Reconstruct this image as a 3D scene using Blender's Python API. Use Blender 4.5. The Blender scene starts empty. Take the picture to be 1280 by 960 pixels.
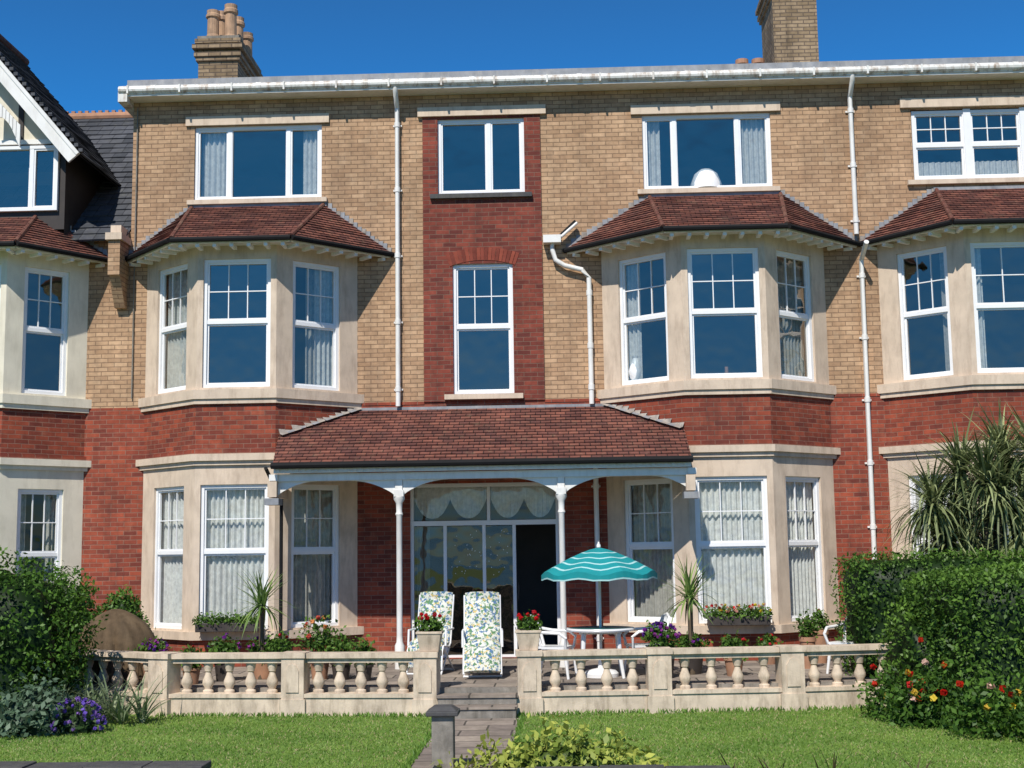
import bpy, math, random
import numpy as np
from mathutils import Vector, Matrix
random.seed(7); rng=np.random.default_rng(11)
S=bpy.context.scene
try:
    S.view_settings.view_transform='Standard'; S.view_settings.look='None'; S.view_settings.exposure=0
except Exception: pass
# ------------------------------------------------------------------ materials
def newmat(name):
    m=bpy.data.materials.new(name); m.use_nodes=True
    nt=m.node_tree; b=nt.nodes['Principled BSDF']; return m,nt,b
def N(nt,t,**k):
    n=nt.nodes.new(t)
    for a,v in k.items(): setattr(n,a,v)
    return n
def noise(nt,vec,scale,detail=4,rough=.6):
    n=N(nt,'ShaderNodeTexNoise'); n.inputs['Scale'].default_value=scale; n.inputs['Detail'].default_value=detail
    n.inputs['Roughness'].default_value=rough
    nt.links.new(vec,n.inputs['Vector']); return n.outputs['Fac']
def ramp(nt,fac,stops):
    r=N(nt,'ShaderNodeValToRGB'); e=r.color_ramp.elements
    e[0].position=stops[0][0]; e[0].color=(*stops[0][1],1)
    e[1].position=stops[-1][0]; e[1].color=(*stops[-1][1],1)
    for p,c in stops[1:-1]:
        x=e.new(p); x.color=(*c,1)
    nt.links.new(fac,r.inputs['Fac']); return r.outputs['Color']
def mix(nt,a,b,fac,mode='MIX'):
    m=N(nt,'ShaderNodeMixRGB',blend_type=mode)
    for s,v in (('Color1',a),('Color2',b),('Fac',fac)):
        if isinstance(v,(int,float)): m.inputs[s].default_value=v
        elif isinstance(v,tuple): m.inputs[s].default_value=(*v,1)
        else: nt.links.new(v,m.inputs[s])
    return m.outputs['Color']
def g(v): return (v,v,v)
def bump(nt,b,h,strength=.3,dist=.01):
    n=N(nt,'ShaderNodeBump'); n.inputs['Strength'].default_value=strength; n.inputs['Distance'].default_value=dist
    nt.links.new(h,n.inputs['Height']); nt.links.new(n.outputs['Normal'],b.inputs['Normal'])
def plain(name,col,rough=.6,var=.15,scale=3,dirt=None,dirtamt=.4,bmp=.0,spec=None):
    m,nt,b=newmat(name); tc=N(nt,'ShaderNodeTexCoord'); v=tc.outputs['Object']
    n1=noise(nt,v,scale,6); c=mix(nt,col,ramp(nt,n1,[(.3,g(1-var)),(.7,g(1+var*.4))]),1.0,'MULTIPLY')
    if dirt:
        mp=N(nt,'ShaderNodeMapping'); mp.inputs['Scale'].default_value=(3.5,3.5,.8); nt.links.new(v,mp.inputs['Vector'])
        n2=noise(nt,mp.outputs['Vector'],2.2,8,.7); c=mix(nt,c,dirt,ramp(nt,n2,[(.47,g(0)),(.70,g(dirtamt))]))
    nt.links.new(c,b.inputs['Base Color']); b.inputs['Roughness'].default_value=rough
    if spec is not None: b.inputs['Specular IOR Level'].default_value=spec
    if bmp: bump(nt,b,noise(nt,v,scale*14,5),bmp,.01)
    return m
def brick(name,c1,c2,mortar,w=.225,h=.075,ms=.0065,stain=(.12,.09,.06),rough=.85,big=.7,bs=.5,lichen=None,lich=.6,samt=.5,pale=None):
    m,nt,b=newmat(name); tc=N(nt,'ShaderNodeTexCoord'); uv=tc.outputs['UV']; ob=tc.outputs['Object']
    # slight wobble so courses are not ruler-straight
    nz=N(nt,'ShaderNodeTexNoise'); nz.inputs['Scale'].default_value=2.2; nz.inputs['Detail'].default_value=2; nt.links.new(uv,nz.inputs['Vector'])
    sb_=N(nt,'ShaderNodeVectorMath',operation='SUBTRACT'); nt.links.new(nz.outputs['Color'],sb_.inputs[0]); sb_.inputs[1].default_value=(.5,.5,.5)
    sc_=N(nt,'ShaderNodeVectorMath',operation='SCALE'); nt.links.new(sb_.outputs[0],sc_.inputs[0]); sc_.inputs['Scale'].default_value=.018
    ad_=N(nt,'ShaderNodeVectorMath',operation='ADD'); nt.links.new(uv,ad_.inputs[0]); nt.links.new(sc_.outputs[0],ad_.inputs[1])
    br=N(nt,'ShaderNodeTexBrick'); nt.links.new(ad_.outputs[0],br.inputs['Vector'])
    br.inputs['Color1'].default_value=(*c1,1); br.inputs['Color2'].default_value=(*c2,1); br.inputs['Mortar'].default_value=(*mortar,1)
    br.inputs['Scale'].default_value=1; br.inputs['Mortar Size'].default_value=ms; br.inputs['Mortar Smooth'].default_value=.3
    br.inputs['Bias'].default_value=0; br.inputs['Brick Width'].default_value=w; br.inputs['Row Height'].default_value=h
    c=br.outputs['Color']
    c=mix(nt,c,ramp(nt,noise(nt,ob,big,6),[(.3,g(.72)),(.7,g(1.14))]),1.0,'MULTIPLY')
    c=mix(nt,c,ramp(nt,noise(nt,ob,9,4),[(.3,g(.80)),(.7,g(1.14))]),1.0,'MULTIPLY')
    if pale: c=mix(nt,c,pale,ramp(nt,noise(nt,ob,3.1,9,.75),[(.54,g(0)),(.74,g(.5))]))
    mp=N(nt,'ShaderNodeMapping'); mp.inputs['Scale'].default_value=(1.6,1.6,.25); nt.links.new(ob,mp.inputs['Vector'])
    c=mix(nt,c,stain,ramp(nt,noise(nt,mp.outputs['Vector'],1.7,7,.65),[(.5,g(0)),(.76,g(samt))]))
    if lichen: c=mix(nt,c,lichen,ramp(nt,noise(nt,ob,5,8,.75),[(.56,g(0)),(.70,g(lich))]))
    nt.links.new(c,b.inputs['Base Color']); b.inputs['Roughness'].default_value=rough; b.inputs['Specular IOR Level'].default_value=.25
    inv=N(nt,'ShaderNodeMath',operation='SUBTRACT'); inv.inputs[0].default_value=1; nt.links.new(br.outputs['Fac'],inv.inputs[1])
    bump(nt,b,inv.outputs[0],bs,.012)
    return m
BUFF=brick('buff_brick',(.56,.365,.22),(.41,.25,.145),(.26,.165,.10),ms=.008,stain=(.18,.12,.08),pale=(.50,.37,.25))
RED=brick('red_brick',(.36,.078,.040),(.17,.040,.028),(.27,.14,.10),stain=(.06,.03,.025),samt=.6,pale=(.34,.15,.09))
RED2=brick('red_brick_panel',(.26,.060,.038),(.13,.032,.025),(.2,.11,.08),stain=(.05,.03,.025),pale=(.28,.11,.07))
TILE=brick('clay_roof_tile',(.25,.095,.066),(.125,.05,.042),(.03,.018,.016),w=.165,h=.1,ms=.008,stain=(.06,.042,.038),big=1.6,bs=.8,lichen=(.27,.19,.12),lich=.5)
SLATE=brick('slate_roof',(.095,.1,.115),(.05,.055,.065),(.02,.02,.025),w=.25,h=.2,ms=.007,stain=(.05,.05,.04),lichen=(.14,.14,.12))
CHIM=brick('chimney_brick',(.40,.29,.18),(.25,.175,.10),(.15,.11,.08),ms=.011,stain=(.05,.036,.026),samt=.9)
PAVE=brick('paving_slab',(.36,.30,.245),(.23,.19,.165),(.08,.07,.06),w=.6,h=.45,ms=.014,stain=(.1,.085,.06),big=1.5)
STONE=plain('cream_stone',(.66,.53,.405),.8,.18,2.2,(.25,.17,.115),.42,.14)
CREAM=plain('cream_render',(.76,.70,.56),.75,.14,2,(.35,.3,.2),.3,.1)
BALM=plain('balustrade_stone',(.68,.555,.425),.85,.26,3.5,(.19,.14,.09),.65,.3)
WHITE=plain('white_paint',(.8,.785,.75),.4,.08,3,(.42,.36,.28),.3)
WHITEG=plain('white_gutter',(.76,.75,.71),.5,.18,2,(.24,.14,.07),1.0)
UPVC=plain('white_window_frame',(.84,.84,.84),.3,.05,4)
LEAD=plain('lead_flashing',(.26,.27,.29),.6,.35,5,(.42,.40,.37),.5)
MORT=plain('mortar_flashing',(.36,.32,.28),.85,.45,9,(.16,.13,.11),.6,.3)
BLACK=plain('black_gutter',(.014,.014,.015),.75,.2,5,spec=.15)
HIP=plain('hip_tile',(.15,.06,.046),.85,.4,9,(.2,.15,.1),.5,.3,spec=.2)
DARKW=plain('dark_timber_and_shade',(.03,.022,.018),.6,.3,6)
TERR=plain('terracotta',(.42,.22,.13),.8,.25,6,(.15,.1,.08),.4)
BUFFP=plain('buff_chimney_pot',(.48,.30,.18),.8,.25,6,(.12,.08,.06),.7)
GREYC=plain('concrete',(.27,.245,.21),.9,.4,7,(.08,.07,.05),.7,.5)
DSLATE=plain('dark_coping',(.07,.068,.07),.8,.35,8,(.14,.14,.1),.4,.3)
SOIL=plain('soil',(.06,.04,.028),.95,.4,8,None,0,.5)
ROOM=plain('room_wall',(.24,.225,.20),.9,.1,1)
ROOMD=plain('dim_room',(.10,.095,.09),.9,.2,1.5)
FLOORM=plain('room_floor',(.10,.075,.06),.8,.1,1)
PLAS=plain('white_plastic',(.8,.8,.8),.3,.03,3)
TEAL=plain('teal_canvas',(.0,.25,.27),.8,.12,5)
CANW=plain('pale_teal_canvas',(.36,.60,.60),.8,.08,5)
TABLT=plain('table_top_green',(.05,.16,.15),.35,.1,5)
COVER=plain('brown_cover',(.115,.078,.045),.75,.4,6,(.2,.145,.09),.4,.5,spec=.2)
POTD=plain('dark_planter',(.05,.04,.035),.6,.3,8)
def cloth(name,col,tr=.45):
    m,nt,b=newmat(name); out=nt.nodes['Material Output']
    d=N(nt,'ShaderNodeBsdfDiffuse'); t=N(nt,'ShaderNodeBsdfTranslucent'); x=N(nt,'ShaderNodeMixShader'); x.inputs[0].default_value=tr
    tc=N(nt,'ShaderNodeTexCoord'); c=mix(nt,col,ramp(nt,noise(nt,tc.outputs['Object'],14,3),[(.35,g(.8)),(.65,g(1.05))]),1.0,'MULTIPLY')
    for s in (d,t): nt.links.new(c,s.inputs['Color'])
    nt.links.new(d.outputs[0],x.inputs[1]); nt.links.new(t.outputs[0],x.inputs[2]); nt.links.new(x.outputs[0],out.inputs[0]); return m
NET=cloth('net_curtain',(.88,.87,.83),.25); DRAPE=cloth('patterned_drape',(.60,.57,.51),.3)
def floral():
    m,nt,b=newmat('floral_cushion'); tc=N(nt,'ShaderNodeTexCoord'); v=tc.outputs['Object']
    c=mix(nt,(.66,.66,.58),(.08,.17,.32),ramp(nt,noise(nt,v,19,3),[(.52,g(0)),(.56,g(1))]))
    mp=N(nt,'ShaderNodeMapping'); mp.inputs['Location'].default_value=(5,3,1); nt.links.new(v,mp.inputs['Vector'])
    c=mix(nt,c,(.10,.22,.10),ramp(nt,noise(nt,mp.outputs[0],21,3),[(.53,g(0)),(.57,g(1))]))
    mp=N(nt,'ShaderNodeMapping'); mp.inputs['Location'].default_value=(1,9,4); nt.links.new(v,mp.inputs['Vector'])
    c=mix(nt,c,(.62,.45,.16),ramp(nt,noise(nt,mp.outputs[0],23,2),[(.61,g(0)),(.64,g(1))]))
    nt.links.new(c,b.inputs['Base Color']); b.inputs['Roughness'].default_value=.9; return m
FLORAL=floral()
def glass(name,fac,tint):
    m,nt,b=newmat(name); out=nt.nodes['Material Output']
    t=N(nt,'ShaderNodeBsdfTransparent'); t.inputs[0].default_value=(*tint,1)
    gl=N(nt,'ShaderNodeBsdfGlossy'); gl.inputs['Roughness'].default_value=.02; gl.inputs['Color'].default_value=(1,.87,.72,1)
    tc=N(nt,'ShaderNodeTexCoord'); bp=N(nt,'ShaderNodeBump'); bp.inputs['Strength'].default_value=.5; bp.inputs['Distance'].default_value=.03
    nt.links.new(noise(nt,tc.outputs['Object'],1.6,2),bp.inputs['Height']); nt.links.new(bp.outputs[0],gl.inputs['Normal'])
    x=N(nt,'ShaderNodeMixShader'); x.inputs[0].default_value=fac
    nt.links.new(t.outputs[0],x.inputs[1]); nt.links.new(gl.outputs[0],x.inputs[2]); nt.links.new(x.outputs[0],out.inputs[0]); return m
GLASS=glass('window_glass',.22,(.82,.86,.86)); GLASSC=glass('clear_window_glass',.09,(.93,.96,.96))
def foliage():
    m,nt,b=newmat('foliage'); out=nt.nodes['Material Output']
    a=N(nt,'ShaderNodeAttribute',attribute_name='Col'); nt.links.new(a.outputs['Color'],b.inputs['Base Color'])
    b.inputs['Roughness'].default_value=.5; b.inputs['Specular IOR Level'].default_value=.3
    t=N(nt,'ShaderNodeBsdfTranslucent'); nt.links.new(a.outputs['Color'],t.inputs[0])
    x=N(nt,'ShaderNodeMixShader'); x.inputs[0].default_value=.3
    nt.links.new(b.outputs[0],x.inputs[1]); nt.links.new(t.outputs[0],x.inputs[2]); nt.links.new(x.outputs[0],out.inputs[0]); return m
FOL=foliage()
# ------------------------------------------------------------------ mesh builder
def empty(name,loc=(0,0,0)):
    o=bpy.data.objects.new(name,None); o.location=loc; o.empty_display_size=.3; S.collection.objects.link(o); return o
class B:
    def __init__(s): s.v=[];s.f=[];s.m=[];s.uv=[];s.mats=[]
    def mi(s,m):
        if m not in s.mats: s.mats.append(m)
        return s.mats.index(m)
    def face(s,pts,m,uv=None):
        i=len(s.v); s.v+= [tuple(p) for p in pts]; s.f.append(tuple(range(i,i+len(pts)))); s.m.append(s.mi(m)); s.uv.append(uv)
    def hexa(s,p,m):
        for q in ((0,3,2,1),(4,5,6,7),(0,1,5,4),(1,2,6,5),(2,3,7,6),(3,0,4,7)): s.face([p[k] for k in q],m)
    def box(s,x0,x1,y0,y1,z0,z1,m):
        s.hexa([(x0,y0,z0),(x1,y0,z0),(x1,y1,z0),(x0,y1,z0),(x0,y0,z1),(x1,y0,z1),(x1,y1,z1),(x0,y1,z1)],m)
    def fbox(s,F,s0,s1,z0,z1,d0,d1,m):
        s.hexa([F(s0,z0,d1),F(s1,z0,d1),F(s1,z0,d0),F(s0,z0,d0),F(s0,z1,d1),F(s1,z1,d1),F(s1,z1,d0),F(s0,z1,d0)],m)
    def tube(s,pts,r,m,n=10,caps=True):
        P=[Vector(p) for p in pts]; rings=[]
        for i,p in enumerate(P):
            a=P[max(i-1,0)];c=P[min(i+1,len(P)-1)]; t=(c-a).normalized()
            u=t.cross(Vector((0,0,1)));
            if u.length<.05: u=Vector((1,0,0))
            u.normalize(); w=t.cross(u).normalized(); rr=r[i] if isinstance(r,(list,tuple)) else r
            rings.append([p+u*math.cos(2*math.pi*k/n)*rr+w*math.sin(2*math.pi*k/n)*rr for k in range(n)])
        for a,c in zip(rings[:-1],rings[1:]):
            for k in range(n): s.face([a[k],a[(k+1)%n],c[(k+1)%n],c[k]],m)
        if caps: s.face(rings[0],m); s.face(rings[-1][::-1],m)
    def lathe(s,c,prof,m,n=14,fn=None):
        x,y,z=c; rings=[]
        for (r,h) in prof:
            rings.append([(x+(r*(fn(2*math.pi*k/n,h) if fn else 1))*math.cos(2*math.pi*k/n),y+(r*(fn(2*math.pi*k/n,h) if fn else 1))*math.sin(2*math.pi*k/n),z+h) for k in range(n)])
        for a,c2 in zip(rings[:-1],rings[1:]):
            for k in range(n): s.face([a[k],a[(k+1)%n],c2[(k+1)%n],c2[k]],m)
        s.face(rings[-1],m)
    def done(s,name,parent=None,smooth=False,bevel=0,loc=None,rot=None):
        me=bpy.data.meshes.new(name); me.from_pydata(s.v,[],s.f)
        for m in s.mats: me.materials.append(m)
        me.polygons.foreach_set('material_index',s.m)
        ul=me.uv_layers.new(name='UVMap'); data=[]
        for f,uv in zip(s.f,s.uv):
            if uv: data+= [c for p in uv for c in p]; continue
            p=[Vector(s.v[i]) for i in f]; n=Vector((0,0,0))
            for i in range(len(p)): n+= (p[i]-p[0]).cross(p[(i+1)%len(p)]-p[0])
            if n.length<1e-12: n=Vector((0,0,1))
            n.normalize()
            if abs(n.z)>.93: data+= [c for q in p for c in (q.x,q.y)]
            else:
                if n.y>0: n=-n
                t=Vector((-n.y,n.x,0)).normalized(); w=n.cross(t)
                data+= [c for q in p for c in (q.dot(t),q.dot(w))]
        ul.data.foreach_set('uv',data)
        if smooth or bevel:
            import bmesh
            bm=bmesh.new(); bm.from_mesh(me); bmesh.ops.remove_doubles(bm,verts=bm.verts,dist=.0004); bmesh.ops.recalc_face_normals(bm,faces=bm.faces); bm.to_mesh(me); bm.free()
        o=bpy.data.objects.new(name,me); S.collection.objects.link(o)
        if parent: o.parent=parent
        if loc: o.location=loc
        if rot is not None: o.rotation_euler=(0,0,rot)
        if smooth:
            for p in me.polygons: p.use_smooth=True
            md=o.modifiers.new('edge','EDGE_SPLIT'); md.split_angle=math.radians(40)
        if bevel:
            md=o.modifiers.new('bevel','BEVEL'); md.width=bevel; md.segments=2; md.limit_method='ANGLE'
        return o
def frame(p0,p1):
    d=Vector((p1[0]-p0[0],p1[1]-p0[1])); L=d.length; d/=L
    def F(s,z,o=0): return (p0[0]+d.x*s+d.y*o, p0[1]+d.y*s-d.x*o, z)
    return F,L
def wall(b,F,s0,s1,z0,z1,ops,m,rm=None,t=.14,d=0):
    rm=rm or m
    ss=sorted({s0,s1,*[v for o in ops for v in o[:2]]}); zs=sorted({z0,z1,*[v for o in ops for v in o[2:]]})
    for a,c in zip(ss[:-1],ss[1:]):
        for e,f in zip(zs[:-1],zs[1:]):
            mx,mz=(a+c)/2,(e+f)/2
            if any(o[0]<mx<o[1] and o[2]<mz<o[3] for o in ops): continue
            b.face([F(a,e,d),F(c,e,d),F(c,f,d),F(a,f,d)],m)
    for o in ops:
        a,c,e,f=o
        b.face([F(a,e,d),F(a,f,d),F(a,f,d-t),F(a,e,d-t)],rm); b.face([F(c,e,d),F(c,f,d),F(c,f,d-t),F(c,e,d-t)],rm)
        b.face([F(a,e,d),F(c,e,d),F(c,e,d-t),F(a,e,d-t)],rm); b.face([F(a,f,d),F(c,f,d),F(c,f,d-t),F(a,f,d-t)],rm)
def curtain(b,F,s0,s1,z0,z1,d,m,amp=.025,per=.09,scal=0):
    n=max(6,int((s1-s0)/.015)); ph=random.random()*6
    prev=None
    for i in range(n+1):
        s=s0+(s1-s0)*i/n; off=d+amp*math.sin(2*math.pi*s/per+ph+.8*math.sin(s*9+ph))
        zb=z0+(scal*abs(math.sin(math.pi*(s-s0)/.19)) if scal else 0)
        cur=(F(s,zb,off*.9+d*.1),F(s,z1,off))
        if prev: b.face([prev[0],cur[0],cur[1],prev[1]],m)
        prev=cur
def window(b,gb,cb,F,s0,s1,z0,z1,kind,inset=-.09,arg=None,cur=None,gm=None):
    gm=gm or GLASS
    d1=inset+.05;d0=inset-.03; w=.055
    b.fbox(F,s0,s0+w,z0,z1,d0,d1,UPVC); b.fbox(F,s1-w,s1,z0,z1,d0,d1,UPVC)
    b.fbox(F,s0+w,s1-w,z0,z0+w,d0,d1,UPVC); b.fbox(F,s0+w,s1-w,z1-w,z1,d0,d1,UPVC)
    a,c=s0+w,s1-w; e,f=z0+w,z1-w
    def pane(l,r,q0,q1,off):
        j=[random.uniform(-.006,.006) for _ in range(3)]
        gb.face([F(l,q0,off+j[0]),F(r,q0,off+j[1]),F(r,q1,off+j[1]+j[2]),F(l,q1,off+j[0]+j[2])],gm)
    if kind=='sash':
        zm=arg if arg else (z0+z1)/2
        b.fbox(F,a,c,zm-.03,zm+.03,d0+.012,d1-.012,UPVC)
        for (q0,q1,off) in ((e,zm-.03,-.012),(zm+.03,f,0)):
            x=.03
            b.fbox(F,a,a+x,q0,q1,d0+.02+off,d1-.025+off,UPVC); b.fbox(F,c-x,c,q0,q1,d0+.02+off,d1-.025+off,UPVC)
            b.fbox(F,a+x,c-x,q0,q0+x,d0+.02+off,d1-.025+off,UPVC); b.fbox(F,a+x,c-x,q1-x,q1,d0+.02+off,d1-.025+off,UPVC)
            pane(a+.01,c-.01,q0+.01,q1-.01,inset+off)
        q0,q1=zm+.06,f-.03; nc=3 if c-a>.5 else 2
        for k in range(1,nc): 
            x=a+.03+(c-a-.06)*k/nc; b.fbox(F,x-.008,x+.008,q0,q1,inset-.014,inset+.014,UPVC)
        zz=(q0+q1)/2; b.fbox(F,a+.03,c-.03,zz-.008,zz+.008,inset-.016,inset+.016,UPVC)
    else:
        cuts=[a]+[s0+(s1-s0)*q for q in arg]+[c]
        for q in cuts[1:-1]: b.fbox(F,q-.035,q+.035,e,f,d0+.004,d1-.004,UPVC)
        for i in range(len(cuts)-1):
            l=cuts[i]+(.035 if i else 0); r=cuts[i+1]-(.035 if i<len(cuts)-2 else 0); x=.03
            if i%2==1 and len(cuts)==4: x=.012
            b.fbox(F,l,l+x,e,f,d0+.02,d1-.015,UPVC); b.fbox(F,r-x,r,e,f,d0+.02,d1-.015,UPVC)
            b.fbox(F,l+x,r-x,e,e+x,d0+.02,d1-.015,UPVC); b.fbox(F,l+x,r-x,f-x,f,d0+.02,d1-.015,UPVC)
            pane(l+.01,r-.01,e+.01,f-.01,inset)
    for q in (cur or []):
        p0,p1,mm=q[:3]; zb=z0+.03+(q[3] if len(q)>3 else 0)*(z1-z0); zt=z1-.02-(1-(q[4] if len(q)>4 else 1))*(z1-z0)
        curtain(cb,F,s0+(s1-s0)*p0,s0+(s1-s0)*p1,zb,zt,inset-.085-(.05 if mm is DRAPE else 0),mm,scal=(q[5] if len(q)>5 else 0))
def offset(pts,d):
    L=[]
    for p,q in zip(pts[:-1],pts[1:]):
        t=Vector((q[0]-p[0],q[1]-p[1])).normalized(); n=Vector((t.y,-t.x)); L.append((Vector(p)+n*d,t))
    out=[]
    def isect(a,b_):
        (p,t),(q,u)=a,b_; den=t.x*u.y-t.y*u.x; k=((q.x-p.x)*u.y-(q.y-p.y)*u.x)/den; return p+t*k
    wl=(Vector((0,pts[0][1])),Vector((1,0)))
    out.append(isect(L[0],wl))
    for a,c in zip(L[:-1],L[1:]): out.append(isect(a,c))
    out.append(isect(L[-1],wl)); return [(v.x,v.y) for v in out]
def band(b,pts,d,z0,z1,m,din=0.0):
    o=offset(pts,d); i=offset(pts,din) if din else pts
    for k in range(len(pts)-1):
        A,C,a,c=o[k],o[k+1],i[k],i[k+1]
        b.face([(*A,z0),(*C,z0),(*C,z1),(*A,z1)],m)
        b.face([(*A,z1),(*C,z1),(*c,z1),(*a,z1)],m); b.face([(*A,z0),(*C,z0),(*c,z0),(*a,z0)],m)
def slope(b,BL,BR,TL,TR,n,m,lift=.022,row0=0):
    BL,BR,TL,TR=map(Vector,(BL,BR,TL,TR)); nn=(BR-BL).cross(TL-BL) if (TL-BL).length>.01 else (BR-BL).cross(TR-BL)
    nn.normalize(); 
    if nn.z<0: nn=-nn
    e=(BR-BL).normalized(); u=lambda p:(p-BL).dot(e)
    for i in range(n):
        t0=i/n; t1=(i+1)/n
        a0=BL.lerp(TL,t0); b0=BR.lerp(TR,t0); a1=BL.lerp(TL,t1)+nn*.003; b1=BR.lerp(TR,t1)+nn*.003
        W=(b0-a0).length; k=max(1,int(W/.33)); lf=[lift*random.uniform(.7,1.35) for _ in range(k+1)]; jt=[random.uniform(-.008,.008) for _ in range(k+1)]
        up=(a1-a0).normalized()
        for j in range(k):
            l0=a0.lerp(b0,j/k)+nn*lf[j]+up*jt[j]*(0<j<k); r0=a0.lerp(b0,(j+1)/k)+nn*lf[j+1]+up*jt[j+1]*(j+1<k); l1=a1.lerp(b1,j/k); r1=a1.lerp(b1,(j+1)/k)
            v0=(row0+i)*.1
            if (r1-l1).length<.01: b.face([l0,r0,l1],m,[(u(l0),v0+.004),(u(r0),v0+.004),(u(l1),v0+.096)])
            else: b.face([l0,r0,r1,l1],m,[(u(l0),v0+.004),(u(r0),v0+.004),(u(r1),v0+.096),(u(l1),v0+.096)])
            b.face([l0,r0,r0-nn*lift*1.4,l0-nn*lift*1.4],m,[(u(l0),v0+.03),(u(r0),v0+.03),(u(r0),v0+.05),(u(l0),v0+.05)])
# ------------------------------------------------------------------ vegetation
class Veg:
    def __init__(s): s.V=[];s.Q=[];s.C=[];s.n=0
    def add(s,V,Q,C): s.V.append(V);s.Q.append(Q+s.n);s.C.append(C);s.n+=len(V)
    def leaves(s,P,T,Nn,size,aspect,C):
        n=len(P); T=T/np.linalg.norm(T,axis=1,keepdims=True); Bv=np.cross(T,Nn); Bv/= (np.linalg.norm(Bv,axis=1,keepdims=True)+1e-9)
        sz=size*(.6+.8*rng.random((n,1)))
        V=np.stack([P-T*sz*.5,P+Bv*sz*aspect*.5,P+T*sz*.5,P-Bv*sz*aspect*.5],1).reshape(-1,3)
        s.add(V,np.arange(4*n).reshape(n,4),np.repeat(C,4,axis=0))
    def blob(s,c,r,n,size,ca,cb,pw=2,aspect=.55,lump=.13,core=True,depth=.3,up=.35,rot=0,jit=.45):
        c=np.array(c);r=np.array(r)
        K=rng.normal(size=(7,3))*3.2;ph=rng.random(7)*6.28;K2=rng.normal(size=(7,3))*9
        def lumpf(d): return 1+lump*np.sin(d@K.T+ph).sum(1)/2.6+lump*.35*np.sin(d@K2.T+ph).sum(1)/2.6
        if pw>5:   # clipped block: spread leaves evenly over the box faces
            A=np.array([r[1]*r[2],r[0]*r[2],r[0]*r[1]]); ax=rng.choice(3,size=n,p=A/A.sum()); d=rng.uniform(-1,1,size=(n,3)); d[np.arange(n),ax]=np.sign(rng.random(n)-.5)*(.94+.06*rng.random(n)); d/=np.linalg.norm(d,axis=1,keepdims=True)
        else:
            d=rng.normal(size=(n,3)); d/=np.linalg.norm(d,axis=1,keepdims=True)
        q=d/(np.abs(d)**pw).sum(1,keepdims=True)**(1/pw); l=lumpf(d*1.3)
        u=rng.random(n)**2*depth
        P=q*(l*(1-u))[:,None]*r
        P+=rng.normal(size=P.shape)*size*jit
        nr=np.sign(q)*np.abs(q)**(pw-1)/r; nr/=np.linalg.norm(nr,axis=1,keepdims=True)
        Nn=nr*.7+rng.normal(size=(n,3))*.55+np.array([0,0,up]); T=rng.normal(size=(n,3))
        pn=np.sin(P@(rng.normal(size=(3,4))*3.5)).sum(1)*.07
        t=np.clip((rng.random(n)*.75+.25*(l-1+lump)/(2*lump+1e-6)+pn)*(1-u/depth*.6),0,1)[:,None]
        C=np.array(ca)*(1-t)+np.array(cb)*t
        R=np.eye(3)
        if rot: R=np.array([[math.cos(rot),-math.sin(rot),0],[math.sin(rot),math.cos(rot),0],[0,0,1]])
        s.leaves(P@R.T+c,T@R.T,Nn@R.T,size,aspect,C)
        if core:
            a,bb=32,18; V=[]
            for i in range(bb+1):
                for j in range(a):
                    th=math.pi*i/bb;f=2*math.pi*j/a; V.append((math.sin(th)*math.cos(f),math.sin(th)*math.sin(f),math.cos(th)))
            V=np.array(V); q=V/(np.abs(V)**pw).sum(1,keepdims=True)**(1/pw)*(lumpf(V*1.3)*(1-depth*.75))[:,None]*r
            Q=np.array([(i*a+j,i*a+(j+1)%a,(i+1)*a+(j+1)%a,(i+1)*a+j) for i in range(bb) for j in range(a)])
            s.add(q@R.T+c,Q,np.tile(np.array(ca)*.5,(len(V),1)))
    def blade(s,p,az,el,L,w,droop,ca,cb,seg=6):
        p=np.array(p,float); V=[];side=np.array([-math.sin(az),math.cos(az),0]);e=el
        for i in range(seg+1):
            t=i/seg; ww=w*(1-t**2.2)*(.55+.45*min(1,t*4)); V.append(p-side*ww/2); V.append(p+side*ww/2)
            p=p+np.array([math.cos(az)*math.cos(e),math.sin(az)*math.cos(e),math.sin(e)])*L/seg; e-=droop/seg
        V=np.array(V); Q=np.array([(2*i,2*i+1,2*i+3,2*i+2) for i in range(seg)]); t=rng.random()
        s.add(V,Q,np.tile(np.array(ca)*(1-t)+np.array(cb)*t,(len(V),1)))
    def tuft(s,c,n,L,w,ca,cb,el=(0,1.4),droop=(.3,1.4)):
        for i in range(n):
            s.blade((c[0]+rng.normal()*.03,c[1]+rng.normal()*.03,c[2]+rng.normal()*.03),rng.random()*6.283,el[0]+(el[1]-el[0])*rng.random(),L*(.7+.5*rng.random()),w,droop[0]+(droop[1]-droop[0])*rng.random(),ca,cb)
    def stem(s,a,b_,r0,r1,col,n=8,seg=6):
        a=np.array(a,float);b_=np.array(b_,float);V=[]
        for i in range(seg+1):
            t=i/seg;p=a*(1-t)+b_*t;r=(r0*(1-t)+r1*t)*(1+.06*rng.normal())
            for k in range(n): V.append((p[0]+r*math.cos(6.283*k/n),p[1]+r*math.sin(6.283*k/n),p[2]))
        Q=np.array([(i*n+k,i*n+(k+1)%n,(i+1)*n+(k+1)%n,(i+1)*n+k) for i in range(seg) for k in range(n)])
        s.add(np.array(V),Q,np.tile(np.array(col),(len(V),1)))
    def flowers(s,P,col,size=.05,petals=7):
        P=np.array(P)
        for p in P:
            cc=np.array(col[rng.integers(len(col))])
            d=rng.normal(size=(petals,3)); d/=np.linalg.norm(d,axis=1,keepdims=True)
            s.leaves(p+d*size*.35,np.cross(d,rng.normal(size=(petals,3))),d,size,.9,cc*(.7+.4*rng.random((petals,1))))
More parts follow.
